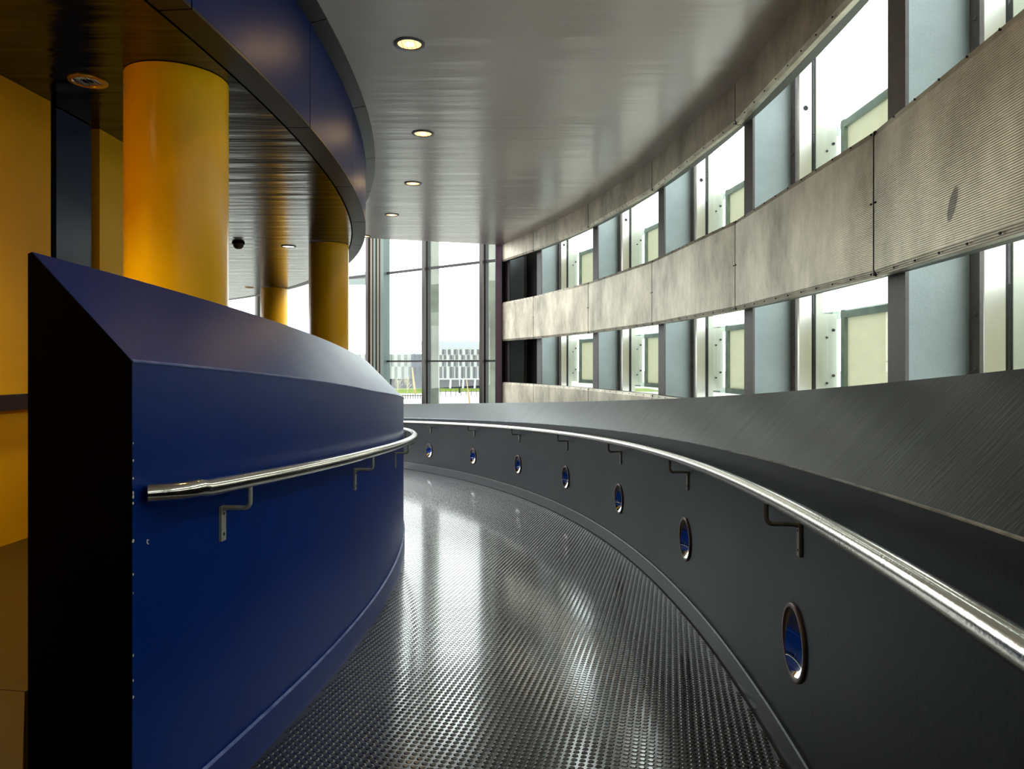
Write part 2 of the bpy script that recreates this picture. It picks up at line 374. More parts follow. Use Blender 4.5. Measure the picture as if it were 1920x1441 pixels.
# ================================================================== facade of three bands
U0, U1 = -3, 4.61
Z0, Z1, Z2, Z3 = .3561, .9543, 1.5875, 2.20
ZL1, ZL0 = -.280, -.880
fac = empty('wall_facade'); struct(fac)
us = list(range(U0, 5))+[U1]
bands = [(Z0, Z1), (Z2, Z3), (ZL0, ZL1)]
for ui, (ua, ub) in enumerate(zip(us[:-1], us[1:])):
    for bi, (za, zb) in enumerate(bands):
        lip = .028
        prof = [(0, za+lip), (0, zb-lip), (.010, zb), (.040, zb), (.040, zb-.004), (.006, zb-lip), (.006, za+lip), (.040, za+.004), (.040, za), (.010, za)]
        prof = [(o, z+EYE) for o, z in prof]
        mm, uv, a, d, n, L = chord(prof, RF, TJ(ua), TJ(ub), .0065)
        st = (ua == -1 and bi == 0)
        pn = child('panel', mm.v, mm.f, M['band_stained'] if st else M['band'], fac, False, [(u_, v_-EYE-Z0) for u_, v_ in uv])
        if st: pn['label'] = 'near band panel with a dark oval stain'
        sc = MB(); k = 11
        for i in range(k):
            s = .02+(L-.04)*i/(k-1)
            for z, t_ in ((zb-.012, .0045), (za+.012, .0045)):
                c = Vector((a.x, a.y, 0))+d*s+n*(t_-.003)+Vector((0, 0, z+EYE))
                sc.cyl(c, -n, .0045, .005, 6)
        for s in (.02, L-.02):
            c = Vector((a.x, a.y, 0))+d*s+n*.0+Vector((0, 0, (za+zb)/2+EYE)); sc.cyl(c, -n, .0045, .004, 6)
        tag(child('screws', sc.v, sc.f, M['gasket'], pn), kind='stuff')
for u in us[1:-1]:
    for za, zb in bands:
        q = MB(); t = TJ(u); rad = Vector((math.cos(t), math.sin(t), 0)); tan = Vector((-math.sin(t), math.cos(t), 0)); c_ = Vector((CX, CY, EYE)); v_ = []
        for z in (za+.004, zb-.004):
            for dd, ss in ((.0015, -.0062), (.024, -.0062), (.024, .0062), (.0015, .0062)): v_.append(tuple(c_+rad*(RF+dd)+tan*ss+Vector((0, 0, z))))
        q.hexa(v_); child('joint_strip', q.v, q.f, M['black'], fac)
# horizontal carrier channels behind the bands
for zc in (Z0, Z1-.05, Z2, ZL1-.05, ZL0):
    mm = sweep([(RF+.028, zc+.006), (RF+.028, zc+.05), (RF+.078, zc+.05), (RF+.078, zc+.006)], TJ(U0), TJ(U1), 90)
    child('carrier_rail', mm.v, mm.f, M['carrier'], fac)
# closing spandrel below the windows
mm = sweep([(RF+.44, -3.4), (RF+.44, -.60), (RF+.60, -.60), (RF+.60, -3.4)], TJ(U0), TJ(U1)+.005, 60)
child('spandrel', mm.v, mm.f, M['dark'], fac)

# steel columns (H sections) standing behind the bands
ordin = ['nearest to the viewer, at the right edge', 'second from the right edge', 'third from the right edge', 'fourth from the right edge', 'fifth from the right edge, next to the dark last bay']
def local_box(mm, u, d0, d1, s0, s1, z0, z1):
    """box at bay unit u: radial offsets d0..d1 beyond the facade face, tangential s0..s1 metres (+ = away)"""
    t = TJ(u); rad = Vector((math.cos(t), math.sin(t), 0)); tan = Vector((-math.sin(t), math.cos(t), 0)); c = Vector((CX, CY, EYE))
    q = []
    for z in (z0, z1):
        for dd, ss in ((d0, s0), (d1, s0), (d1, s1), (d0, s1)):
            q.append(tuple(c+rad*(RF+dd)+tan*ss+Vector((0, 0, z))))
    mm.hexa(q); return mm
for u in list(range(-2, 5))+[4.61]:
    t = TJ(u); bse = P(RF+.24, t, -1.75)
    if u == 4.61: lab = 'pale grey steel column at the far end of the banded wall, beside the plum post'
    elif u >= 0: lab = 'pale grey steel column behind the metal bands, '+ordin[int(u)]
    elif u == -1: lab = 'pale grey steel column just outside the right edge of the picture'
    else: lab = 'pale grey steel column of the banded wall behind the viewer'
    c = empty('steel_column', lab, 'column', 'steel columns along the banded wall', None, bse)
    zb_, zt_ = -1.75, 2.50
    child('inner_flange', *(lambda q: (q.v, q.f))(local_box(MB(), u, .090, .104, -.075, .075, zb_, zt_)), M['flange'], c)
    child('web', *(lambda q: (q.v, q.f))(local_box(MB(), u, .104, .375, -.006, .006, zb_, zt_)), M['column'], c)
    child('outer_flange', *(lambda q: (q.v, q.f))(local_box(MB(), u, .375, .390, -.075, .075, zb_, zt_)), M['flange'], c)
    bl = MB(); rad = Vector((math.cos(t), math.sin(t), 0)); tan = Vector((-math.sin(t), math.cos(t), 0)); ctr = Vector((CX, CY, EYE))
    for z in (-1.0, -.35, -.02, .20, 1.05, 1.38, 1.50):
        for s in (-.048,):
            bl.cyl(ctr+rad*(RF+.376)+tan*s+Vector((0, 0, z)), -rad, .011, .010, 6)
    child('bolts', bl.v, bl.f, M['flange'], c)['kind'] = 'stuff'

# windows: mullion, pane, outer post
for i, u in enumerate(range(-3, 4)):
    w = struct(empty('window_%d' % (i+1)))
    child('mullion', *(lambda q: (q.v, q.f))(local_box(MB(), u+1, .437, .520, 0, .055, -1.2, 2.5)), M['alu'], w)
    child('gasket', *(lambda q: (q.v, q.f))(local_box(MB(), u+1, .520, .548, .006, .050, -1.2, 2.5)), M['gasket'], w)
    child('outer_cap', *(lambda q: (q.v, q.f))(local_box(MB(), u+1, .550, .598, 0, .055, -1.2, 2.5)), M['outer_post'], w)
    hb = MB(); t = TJ(u+1); rad = Vector((math.cos(t), math.sin(t), 0)); tan = Vector((-math.sin(t), math.cos(t), 0)); ctr = Vector((CX, CY, EYE))
    hb.cyl(ctr+rad*(RF+.480)-tan*.001+Vector((0, 0, 1.707)), tan, .017, .01, 14)
    child('round_hole', hb.v, hb.f, M['gasket'], w)
    pa = MB(); a = P(RF+.534, TJ(u)+.055/17.36, 0); b = P(RF+.534, TJ(u+1), 0)
    a = Vector(a); b = Vector(b); dd = (b-a).normalized(); nn = Vector((dd.y, -dd.x, 0))*.004
    pa.hexa([tuple(a-nn+Vector((0, 0, -1.2))), tuple(b-nn+Vector((0, 0, -1.2))), tuple(b+nn+Vector((0, 0, -1.2))), tuple(a+nn+Vector((0, 0, -1.2))),
             tuple(a-nn+Vector((0, 0, 2.5))), tuple(b-nn+Vector((0, 0, 2.5))), tuple(b+nn+Vector((0, 0, 2.5))), tuple(a+nn+Vector((0, 0, 2.5)))])
    child('pane', pa.v, pa.f, M['glass'], w)
# outer skin of the hit-and-miss panels, seen through the glass
osk = struct(empty('wall_outer_skin'))
for u in range(-3, 4):
    for za, zb in ((-.268, .357), (.925, 1.605)):
        prof = [(0, za+.045), (0, zb-.05), (.012, zb-.05), (.012, za+.045)]
        mm, uv, a, d, n, L = chord([(o, z+EYE) for o, z in prof], RF+.715, TJ(u+.05), TJ(u+.955), 0)
        pn = child('panel', mm.v, mm.f, M['outer'], osk)
        fr = MB()
        for p_ in ([(-.022, zb-.052), (-.022, zb-.01), (-.012, zb), (.03, zb), (.03, zb-.052)], [(-.022, za), (-.022, za+.047), (.03, za+.047), (.03, za)]):
            q, _, _, _, _, _ = chord([(o, z+EYE) for o, z in p_], RF+.715, TJ(u+.03), TJ(u+.975), 0); fr.add(q.v, q.f)
        child('frame', fr.v, fr.f, M['outer_frame'], pn)
        st_ = MB(); local_box(st_, u+.965, .690, .745, -.035, .01, za, zb); child('stile', st_.v, st_.f, M['outer_frame'], pn)
        bk = MB(); local_box(bk, u+1, .604, .700, .012, .018, za+.02, zb-.02); 
        child('bracket', bk.v, bk.f, M['outer_post'], pn)
        bo = MB(); t = TJ(u+1); rad = Vector((math.cos(t), math.sin(t), 0)); tan = Vector((-math.sin(t), math.cos(t), 0)); ctr = Vector((CX, CY, EYE))
        for z in (zb-.18, za+.14):
            bo.cyl(ctr+rad*(RF+.63)+tan*.012+Vector((0, 0, z)), -tan, .008, .008, 6)
            bo.cyl(ctr+rad*(RF+.675)+tan*.012+Vector((0, 0, z+.05)), -tan, .010, .008, 6)
        child('bolts', bo.v, bo.f, M['gasket'], pn)['kind'] = 'stuff'

# dark closed bay at the far end and plum end post
mm = sweep([(RF+.41, -1.9), (RF+.41, 1.86), (RF+.6, 1.86), (RF+.6, -1.9)], TJ(4)+.002, TJ(4.61), 8)
child('closed_bay', mm.v, mm.f, M['dark'], fac)['label'] = 'dark closed bay at the far end'
mm = MB().box(-.252, -.158, 11.20, 11.42, -2.2+EYE, 1.857+EYE)
struct(link('trim_1', mm.v, mm.f, M['post']))
q = MB(); local_box(q, 4.61, -.005, .62, .086, .10, -2.2, 1.857); struct(link('trim_2', q.v, q.f, M['dark']))
mm = MB().box(-.20, -.13, 11.42, 13.0, -2.2+EYE, 3.2+EYE)
struct(link('wall_return', mm.v, mm.f, M['post']))

# ================================================================== ceiling
def edge_th(R):
    lo, hi = .2, .9
    for _ in range(40):
        t = (lo+hi)/2; x, y, _z = P(R, t, 0)
        if y > 10.66+.314*(x+2.05): hi = t
        else: lo = t
    return lo
ZC = 1.859
cm = MB(); Rs = [13.9, 14.4, 15, 15.6, 16.2, 16.75, 16.918]; n = 60
for R in Rs:
    te = edge_th(R)
    for i in range(n+1):
        cm.v.append(P(R, TA-.02+(te-TA+.02)*i/n, ZC))
nb = len(cm.v)
cm.v += [(x, y, z+.30) for x, y, z in cm.v[:nb]]
for j in range(len(Rs)-1):
    for i in range(n):
        a = j*(n+1)+i; b = a+n+1
        cm.f.append((a, a+1, b+1, b)); cm.f.append((a+nb, b+nb, b+1+nb, a+1+nb))
for j in (0, len(Rs)-1):
    for i in range(n):
        a = j*(n+1)+i; cm.f.append((a, a+1, a+1+nb, a+nb))
for i in (0, n):
    for j in range(len(Rs)-1):
        a = j*(n+1)+i; b = a+n+1; cm.f.append((a, b, b+nb, a+nb))
struct(link('ceiling', cm.v, cm.f, M['ceil'], None, False))

mm = sweep([(13.9, 2.52), (17.5, 2.52), (17.5, 2.60), (13.9, 2.60)], TA, TJ(U1), 60)
struct(link('roof', mm.v, mm.f, M['dark']))
# drum of the upper level: soffit, charcoal strip, navy fascia panels
ZS = 1.266
mm = sweep([(1.5, ZS), (6, ZS), (11, ZS), (14.105, ZS), (14.105, ZS+.7), (1.5, ZS+.7)], TA, 1.15, 110)
drum = struct(link('ceiling_drum', mm.v, mm.f, M['soffit']))
mm = sweep([(14.09, ZS+.02), (14.205, ZS+.02), (14.205, 1.92), (14.09, 1.92)], TA, 1.15, 110)
child('backing', mm.v, mm.f, M['black'], drum)
tj = -.093-.0905*3
while tj < 1.1:
    ta, tb = tj+.0003, tj+.0905-.0003
    mm = sweep([(14.118, ZS-.001), (14.240, ZS-.001), (14.240, ZS+.012), (14.118, ZS+.012)], ta, tb, 5)
    child('soffit_strip', mm.v, mm.f, M['charcoal'], drum)
    mm = sweep([(14.226, ZS+.013), (14.240, ZS+.013), (14.240, 1.835), (14.226, 1.835)], ta, tb, 5)
    child('panel', mm.v, mm.f, M['navy'], drum, True)
    mm = sweep([(14.19, 1.812), (14.325, 1.845), (14.325, 1.8585), (14.19, 1.8585)], ta, tb, 5)
    child('top_strip', mm.v, mm.f, M['charcoal'], drum)
    tj += .0905

# ================================================================== gallery walls on the left
def seg_wall(name, R0, R1, ta, tb, z0, z1, m, n=8):
    mm = sweep([(R1, z0), (R1, z1), (R0, z1), (R0, z0)], ta, tb, n); return struct(link(name, mm.v, mm.f, m, None, True))
seg_wall('wall_gallery', 12.9, 13.10, TA, -.0316, -.82, ZS, M['yellow_wall'], 20)
seg_wall('wall_gallery', 12.9, 13.10, -.0010, .078, -.82, ZS, M['yellow_wall'], 8)
seg_wall('wall_recess', 12.85, 12.95, -.0325, .0005, -.82, ZS, M['black'], 3)
seg_wall('wall_gallery_back', 12.6, 12.85, TA, .078, -.82, ZS, M['dark'], 10)
mm = sweep([(12.955, -.80), (13.085, -.80), (13.085, ZS-.005), (12.955, ZS-.005)], -.0268, -.0050, 4)
M['pil'] = mat('gloss_navy_pilaster', (.002, .013, .075), .26, spec=.3, bump=.12, bump_scale=6, bump_stretch=(6, 6, 1))
tag(link('pilaster', mm.v, mm.f, M['pil'], None, True), 'glossy navy blue flat pilaster between two yellow wall sections', 'pilaster')
mm = sweep([(13.09, -.205), (13.135, -.205), (13.135, -.135), (13.09, -.135)], TA, -.0316, 20)
tag(link('wall_rail', mm.v, mm.f, M['bronze']), 'dark brown horizontal rail on the yellow wall, left of the blue parapet', 'rail')
# end walls that close the building behind the viewer and far to the left
mm = sweep([(1.5, -2.5), (1.5, 2.6), (18.2, 2.6), (18.2, -2.5)], TA-.012, TA, 1)
struct(link('wall_back', mm.v, mm.f, M['dark']))
seg_wall('wall_core', 7.9, 8.1, .075, 1.1, -.82, ZS, M['dark'], 14)
mm = sweep([(8.0, -.82), (8.0, ZS), (12.9, ZS), (12.9, -.82)], .070, .078, 1)
struct(link('wall_core_side', mm.v, mm.f, M['dark']))

# ================================================================== yellow columns
def cyl_mb(x, y, r, z0, z1, n=64):
    mm = MB()
    for z in (z0, z1):
        for k in range(n): mm.v.append((x+r*math.cos(2*PI*k/n), y+r*math.sin(2*PI*k/n), z+EYE))
    for k in range(n): mm.f.append((k, (k+1) % n, n+(k+1) % n, n+k))
    mm.f.append(tuple(range(n))[::-1]); mm.f.append(tuple(range(n, 2*n)))
    return mm
for (x, y, r, lab) in ((-1.494, 3.215, .2135, 'large yellow round column nearest the viewer, rising behind the blue parapet'),
                       (-1.944, 7.64, .2065, 'yellow round column in the middle, under the curved edge of the navy drum'),
                       (-3.99, 12.08, .218, 'farthest and smallest yellow round column, seen against the bright windows')):
    mm = cyl_mb(x, y, r, -.80, ZS-.003)
    tag(link('yellow_column', mm.v, mm.f, M['yellow'], None, True), lab, 'column', 'yellow round columns')

# ================================================================== handrails
def bracket(root, R_wall, inward, t, zr, Rr):
    """flat plate on the wall, rod out and up to the rail"""
    s = 1 if inward else -1
    rad = Vector((math.cos(t), math.sin(t), 0)); tan = Vector((-math.sin(t), math.cos(t), 0)); c = Vector((CX, CY, EYE))
    ztp = zr-.083
    mm = MB(); q = []
    Rn = R_wall-s*.008
    for z in (ztp-.098, ztp+.004):
        for R, ss in ((R_wall+s*.002, -.0135), (Rn, -.0135), (Rn, .0135), (R_wall+s*.002, .0135)):
            q.append(tuple(c+rad*R+tan*ss+Vector((0, 0, z))))
    mm.hexa(q)
    b = child('bracket', mm.v, mm.f, M['bracket'], root)
    r2 = MB(); pts_ = [c+rad*(R_wall-s*.004)+Vector((0, 0, ztp-.004)), c+rad*(R_wall-s*.02)+Vector((0, 0, ztp)), c+rad*(Rr+s*.018)+Vector((0, 0, ztp))]
    for k in range(1, 5):
        a = PI/2*k/4; pts_.append(c+rad*(Rr+s*.018-s*.018*math.sin(a))+Vector((0, 0, ztp+.018*(1-math.cos(a)))))
    pts_.append(c+rad*Rr+Vector((0, 0, zr-.018)))
    r2.tube(pts_, .0072, 8); child('rod', r2.v, r2.f, M['bracket'], b, True)
    sc = MB()
    for z in (ztp-.018, ztp-.078): sc.cyl(c+rad*Rn+Vector((0, 0, z)), -rad*s, .0045, .0015, 8)
    child('screws', sc.v, sc.f, M['gasket'], b)['kind'] = 'stuff'
RR = 16.190; RAILR = .0225
hr = empty('handrail', 'long curved stainless handrail on the slate grey outer wall', 'handrail')
mm = MB().tube([P(RR, -.385+i*(1.145/170), z_rail(-.385+i*(1.145/170))) for i in range(171)], RAILR, 20)
child('rail', mm.v, mm.f, M['steel'], hr, True)
TH0, DTH = -.1000, .1082
for i in range(-2, 8):
    t = TH0+i*DTH+.0; bracket(hr, RW, True, t-.0035, z_rail(t), RR)
hl = empty('handrail', 'short stainless handrail bending round the blue inner wall', 'handrail')
RL = RI+.0898
pl = []
for k in range(9):
    f = k/8; e = f*f*(3-2*f)
    t = -.1462+.0062*f; pl.append(P(RI+.012+(RL-RI-.012)*math.sin(f*PI/2), t, z_irail(-.145)-.001*(1-f)))
pl += [P(RL, t, z_irail(t)) for t in np.linspace(-.138, .5, 90)]
mm = MB().tube(pl, .0225, 20)
child('rail', mm.v, mm.f, M['steel'], hl, True)
for t in (-.1215, -.0300, .062, .154, .246): bracket(hl, RI, False, t, z_irail(t), RL)

# ================================================================== mirror discs along the outer wall
wh = ['largest, nearest the viewer', 'second from the viewer', 'third from the viewer', 'fourth from the viewer', 'fifth from the viewer', 'second from the far end', 'smallest, beside the blue wall']
cutters = MB()
for i in range(-2, 7):
    t = TH0+i*DTH; z = -.9696-.9463*t+(.05 if i == 6 else (.03 if i == 5 else 0))*0
    c = P(RW, t, z); rad = Vector((math.cos(t), math.sin(t), 0)); tan = Vector((-math.sin(t), math.cos(t), 0)); up = Vector((0, 0, 1))
    r_ = empty('mirror_disc', ('round polished disc with bronze rim in the slate wall, '+wh[i]) if i >= 0 else 'round polished disc in the slate wall behind the viewer, '+('just out of view' if i == -1 else 'farther back'), 'mirror', 'round mirror discs along the slate wall', None, c)
    rim = MB(); N_ = 40
    prof = [(.104, .002), (.104, .007), (.108, .010), (.116, .010), (.120, .006), (.120, -.002)]
    for k in range(N_):
        a = 2*PI*k/N_
        for rr_, dd_ in prof: rim.v.append(tuple(Vector(c)+tan*rr_*math.cos(a)+up*rr_*math.sin(a)-rad*dd_))
    K_ = len(prof)
    for k in range(N_):
        for j in range(K_-1): rim.f.append((k*K_+j, k*K_+j+1, ((k+1) % N_)*K_+j+1, ((k+1) % N_)*K_+j))
    child('rim', rim.v, rim.f, M['rim'], r_, True)
    # concave dish sunk into the wall, turned a little up and towards the way down
    nrm = (-rad*1.0-tan*.10+up*.155).normalized(); e1 = up.cross(nrm).normalized(); e2 = nrm.cross(e1)
    ds = MB(); base_ = Vector(c)-rad*.001
    for k_ in range(12, 0, -1):
        rr_ = .1035*k_/12; dp = -.030*(1-(k_/12)**2)-.011
        for j in range(N_):
            a = 2*PI*j/N_; ds.v.append(tuple(base_+e1*rr_*math.cos(a)+e2*rr_*math.sin(a)+nrm*dp))
    ds.v.append(tuple(base_+nrm*(-.041)))
    for j in range(11):
        for k_ in range(N_): ds.f.append((j*N_+k_, j*N_+(k_+1) % N_, (j+1)*N_+(k_+1) % N_, (j+1)*N_+k_))
    for k_ in range(N_): ds.f.append((11*N_+k_, 11*N_+(k_+1) % N_, len(ds.v)-1))
    child('disc', ds.v, ds.f, M['mirror'], r_, True)
    cu_ = MB().cyl(Vector(c)-rad*.03, rad, .1055, .10, 40); cutters.add(cu_.v, cu_.f)
    sl = MB(); 
    for k_ in range(N_):
        a = 2*PI*k_/N_
        for dd_ in (-.069, .003): sl.v.append(tuple(Vector(c)+tan*.1052*math.cos(a)+up*.1052*math.sin(a)-rad*dd_))
    for k_ in range(N_): sl.f.append((2*k_, 2*k_+1, 2*((k_+1) % N_)+1, 2*((k_+1) % N_)))
    child('socket', sl.v, sl.f, M['alu'], r_, True)
# cut the sockets out of the parapet
wr = bpy.data.objects['wall_right']; cut = link('cutter', cutters.v, cutters.f, None)
bo_ = wr.modifiers.new('sockets', 'BOOLEAN'); bo_.operation = 'DIFFERENCE'; bo_.solver = 'EXACT'; bo_.object = cut
bpy.context.view_layer.update()
nm_ = bpy.data.meshes.new_from_object(wr.evaluated_get(bpy.context.evaluated_depsgraph_get()))
wr.modifiers.clear(); wr.data = nm_; bpy.data.objects.remove(cut)

# ================================================================== downlights
M['lamp_on'] = mat('warm_lamp', (1, .8, .5), .4, emit=(1, .66, .30), emit_s=420)
M['glow'] = mat('painted_reflector_glow', (1, .8, .5), .4, emit=(1, .58, .26), emit_s=1.9)  # bulb light on the gold reflector, painted in as emission
M['brass'] = mat('brass_ring', (.85, .52, .10), .3, metal=.6)
M['refl'] = mat('gold_reflector', (.95, .72, .38), .16, metal=1.)
M['trim_grey'] = mat('grey_downlight_ring', (.10, .10, .11), .35, metal=.4)
M['white_lamp'] = mat('cool_white_lamp', (1, 1, 1), .4, emit=(1, .95, .86), emit_s=5)
M['refl_s'] = mat('silver_reflector', (.85, .8, .7), .14, metal=1.)
def downlight(R, t, z, rad_, lab, on=True, grp='ceiling downlights over the ramp', lamp='lamp_on', refl='refl'):
    c = P(R, t, z); r_ = empty('downlight', lab, 'ceiling light', grp, None, c)
    C = Vector(c); N_ = 36
    def lathe(prof):
        q = MB(); K_ = len(prof)
        for k in range(N_):
            a = 2*PI*k/N_
            for rr_, zz_ in prof: q.v.append((C.x+rr_*math.cos(a), C.y+rr_*math.sin(a), C.z+zz_))
        for k in range(N_):
            for j in range(K_-1): q.f.append((k*K_+j, k*K_+j+1, ((k+1) % N_)*K_+j+1, ((k+1) % N_)*K_+j))
        return q
    q = lathe([(rad_, -.0005), (rad_-.001, -.006), (rad_*.80, -.008), (rad_*.76, -.004)]); child('ring', q.v, q.f, M['trim_grey'] if on else M['brass'], r_, True)
    q = lathe([(rad_*.775, -.0045), (rad_*.75, -.0015), (rad_*.30, -.0007)]); child('reflector', q.v, q.f, M[refl], r_, True)
    if on and lamp == 'lamp_on':
        q = lathe([(rad_*.745, -.0022), (rad_*.30, -.0030), (rad_*.24, -.0034)]); child('reflector_glow', q.v, q.f, M['glow'], r_, True)
        q = lathe([(rad_*.27, -.0036), (rad_*.10, -.0042), (0.001, -.0044)]); child('lamp', q.v, q.f, M[lamp], r_, True)
    elif on:
        q = lathe([(rad_*.745, -.0022), (rad_*.10, -.0032), (0.001, -.0034)]); child('lamp', q.v, q.f, M[lamp], r_, True)
    # louvre blades across the mouth
    b = MB()
    for s in (-.45, -.2, .1, .4):
        b.box(C.x+s*rad_-.0012, C.x+s*rad_+.0012, C.y-rad_*.6, C.y+rad_*.6, C.z-.0075, C.z-.003)
    child('louvre', b.v, b.f, M['refl'] if on else M[refl], r_)
    return r_
lab = ['nearest, at the top of the picture', 'second from the viewer', 'third from the viewer', 'fourth from the viewer', 'last, half behind the navy drum']
for i in range(5):
    downlight(14.728, .0198+i*.1108, ZC, .090, 'warm lit round downlight in the grey ceiling, '+lab[i])
for i in (-1, -2, -3):
    downlight(14.728, .0198+i*.1108, ZC, .090, 'warm lit round downlight in the grey ceiling, '+('directly above', 'first', 'second', 'third')[-1-i]+' behind the viewer')
downlight(13.44, -.0497, ZS, .080, 'unlit gold ringed downlight in the black soffit beside the yellow column', on=False, grp='soffit downlights', refl='refl_s')
downlight(13.48, .2899, ZS, .080, 'white lit downlight in the soffit between the two far yellow columns', True, 'soffit downlights', 'white_lamp')
downlight(13.59, .6308, ZS, .080, 'small dark downlight at the far end of the soffit', on=False, grp='soffit downlights', refl='refl_s')
for t_, nm_ in ((-.135, 'first'),):  # added out-of-view downlight and spot that brighten the yellow wall and column
    downlight(13.44, t_, ZS, .080, 'added unseen soffit downlight over the gallery, %s left of the picture edge' % nm_, True, 'soffit downlights')
    ld = bpy.data.lights.new('added_fill_spot', 'SPOT'); ld.energy = 130; ld.color = (1, .92, .76); ld.spot_size = 2.2; ld.spot_blend = .9; ld.shadow_soft_size = .05
    lo = bpy.data.objects.new('added_fill_spot', ld); COL.objects.link(lo); lo.location = P(13.44, t_, ZS-.03)
# smoke detector
c = P(12.98, .2835, ZS); sd = empty('smoke_detector', 'small round smoke detector under the soffit beside the big yellow column', 'smoke detector', None, None, c)
M['det'] = mat('brown_grey_plastic', (.10, .075, .06), .5)
q = MB(); N_ = 24
for k in range(N_):
    a = 2*PI*k/N_
    for rr_, zz_ in ((.055, 0), (.055, -.022), (.048, -.045), (.030, -.062), (.001, -.066)): q.v.append((c[0]+rr_*math.cos(a), c[1]+rr_*math.sin(a), c[2]+zz_))
for k in range(N_):
    for j in range(4): q.f.append((k*5+j, k*5+j+1, ((k+1) % N_)*5+j+1, ((k+1) % N_)*5+j))
child('housing', q.v, q.f, M['det'], sd, True)
q = MB().cyl((c[0], c[1], c[2]-.001), (0, 0, -1), .064, .012, 24); child('base', q.v, q.f, M['gasket'], sd)

# ================================================================== end glazing
def gline(px):  # position on the glazing plane for a ray slope
    u = px; z = (13.1-.2316)/(1+.807*u); return Vector((u*z, z, 0))
gd = Vector((-3.26, 2.63, 0)).normalized(); gn = Vector((gd.y, -gd.x, 0))  # points back-right
if gn.y < 0: gn = -gn
ew = struct(empty('window_end'))
def gbox(mm, p, s0, s1, n0, n1, z0, z1):
    q = []
    for z in (z0, z1):
        for s, nn in ((s0, n0), (s1, n0), (s1, n1), (s0, n1)): q.append(tuple(p+gd*s+gn*nn+Vector((0, 0, z+EYE))))
    mm.hexa(q); return mm
ZB, ZT = -3.2, 3.4
mulls = [-.0163, -.0385, -.1185, -.2556, -.330, -.3511, -.42, -.50]
for u in mulls:
    p = gline(u); child('mullion', *(lambda q: (q.v, q.f))(gbox(MB(), p, -.045, .035, -.10, .06, ZB, ZT)), M['mull'], ew)
    child('gasket', *(lambda q: (q.v, q.f))(gbox(MB(), p, -.068, -.046, -.04, .04, ZB, ZT)), M['gasket'], ew)
# twin steel posts
for u0, w, mt, nm in ((-.1956, .085, 'mull', 'mullion'), (-.1895, .05, 'tan_post', 'steel_post'), (-.1850, .06, 'twin', 'steel_post'), (-.1800, .05, 'tan_post', 'steel_post'), (-.1745, .105, 'twin', 'steel_post')):
    p = gline(u0); child(nm, *(lambda q: (q.v, q.f))(gbox(MB(), p, -w/2, w/2, -.12, .05, ZB, ZT)), M[mt], ew)
p0 = gline(-.0120); p1 = gline(-.62)
L = (p1-p0).length
for za, zb in ((1.862, 1.905), (.040, .075)):
    child('transom', *(lambda q: (q.v, q.f))(gbox(MB(), p0, 0, L, -.035, .02, za, zb)), M['gasket'], ew)
pos = sorted([(gline(u)-p0).dot(gd) for u in mulls+[-.1956, -.1745, -.62]])
for a_, b_ in zip(pos[:-1], pos[1:]):
    if b_-a_ < .2: continue
    for za, zb in ((ZB, .04), (.075, 1.862), (1.905, ZT)):
        child('pane', *(lambda q: (q.v, q.f))(gbox(MB(), p0, a_, b_, -.012, -.004, za, zb)), M['glass'], ew)

# ================================================================== outside
GZ = -7.2
def fx(px, y): return (px-960)/1350*y
def fz(py, y): return (682.16-py)/1350*y+EYE
M['lawn'] = mat('lawn', (.085, .115, .012), .9, spec=.1, var=.25, var_scale=.3)
M['road'] = mat('pale_paving', (.22, .21, .19), .9, spec=.1, var=.1, var_scale=.15)
M['kerb'] = mat('dark_kerb', (.02, .02, .015), .9, spec=.1)
mm = MB().box(-400, 400, 19, 700, GZ-.3+EYE, GZ+EYE); struct(link('ground', mm.v, mm.f, M['road']))
mm = MB().box(17+3, 500, -200, 19, GZ-.3+EYE, GZ+EYE); struct(link('ground', mm.v, mm.f, M['road']))
mm = MB().box(-120, fx(804, 178), 178, 212, GZ+EYE-.02, GZ+.02+EYE); mm.box(fx(804, 178)+.02, 40, 188, 213, GZ+EYE-.02, GZ+.02+EYE)
tag(link('lawn', mm.v, mm.f, M['lawn']), 'strip of bright green lawn in front of the far buildings', 'lawn', None, 'stuff')

YB = 214.0
M['b_grey'] = mat('pale_grey_cladding', (.11, .12, .115), .8, spec=.1)
M['b_white'] = mat('white_cladding', (.25, .255, .245), .8, spec=.1)
M['b_tower'] = mat('slate_grey_cladding', (.035, .045, .06), .8, spec=.1, var=.15, var_scale=.4)
M['b_base'] = mat('grey_brick', (.035, .036, .038), .9, spec=.1, var=.3, var_scale=.8)
M['b_glass'] = mat('teal_black_glass', (.002, .008, .010), .5, spec=.05)
M['b_slab'] = mat('light_grey_roof_screen', (.20, .215, .225), .8, spec=.1, var=.04, var_scale=.05)
# left low building
bl = empty('office_building', 'low pale grey striped building seen left of the brown mullion', 'building', None, None, (fx(713, YB), YB, fz(728, YB)))
def fb(root, name, x0, x1, y0, y1, Y, dep, m):
    q = MB().box(fx(x0, Y), fx(x1, Y), Y, Y+dep, fz(y1, Y), fz(y0, Y)); return child(name, q.v, q.f, m, root)
fb(bl, 'wall', 630, 771, 663.5, 710, YB, 14, M['b_white'])
fb(bl, 'base', 632, 771, 710, 729, YB+.6, 12, M['b_base'])
x = 634
M['b_strip'] = mat('mid_grey_cladding', (.10, .12, .11), .8, spec=.1)
k = 0
while x < 768:
    fb(bl, 'panel', x, x+4.6, 664.5, 685.5, YB-.25, .3, M['b_strip']); x += 12.4
x = 637
while x < 768:
    fb(bl, 'panel', x, x+3.6, 687, 709, YB-.25, .3, M['b_strip']); x += 12.9
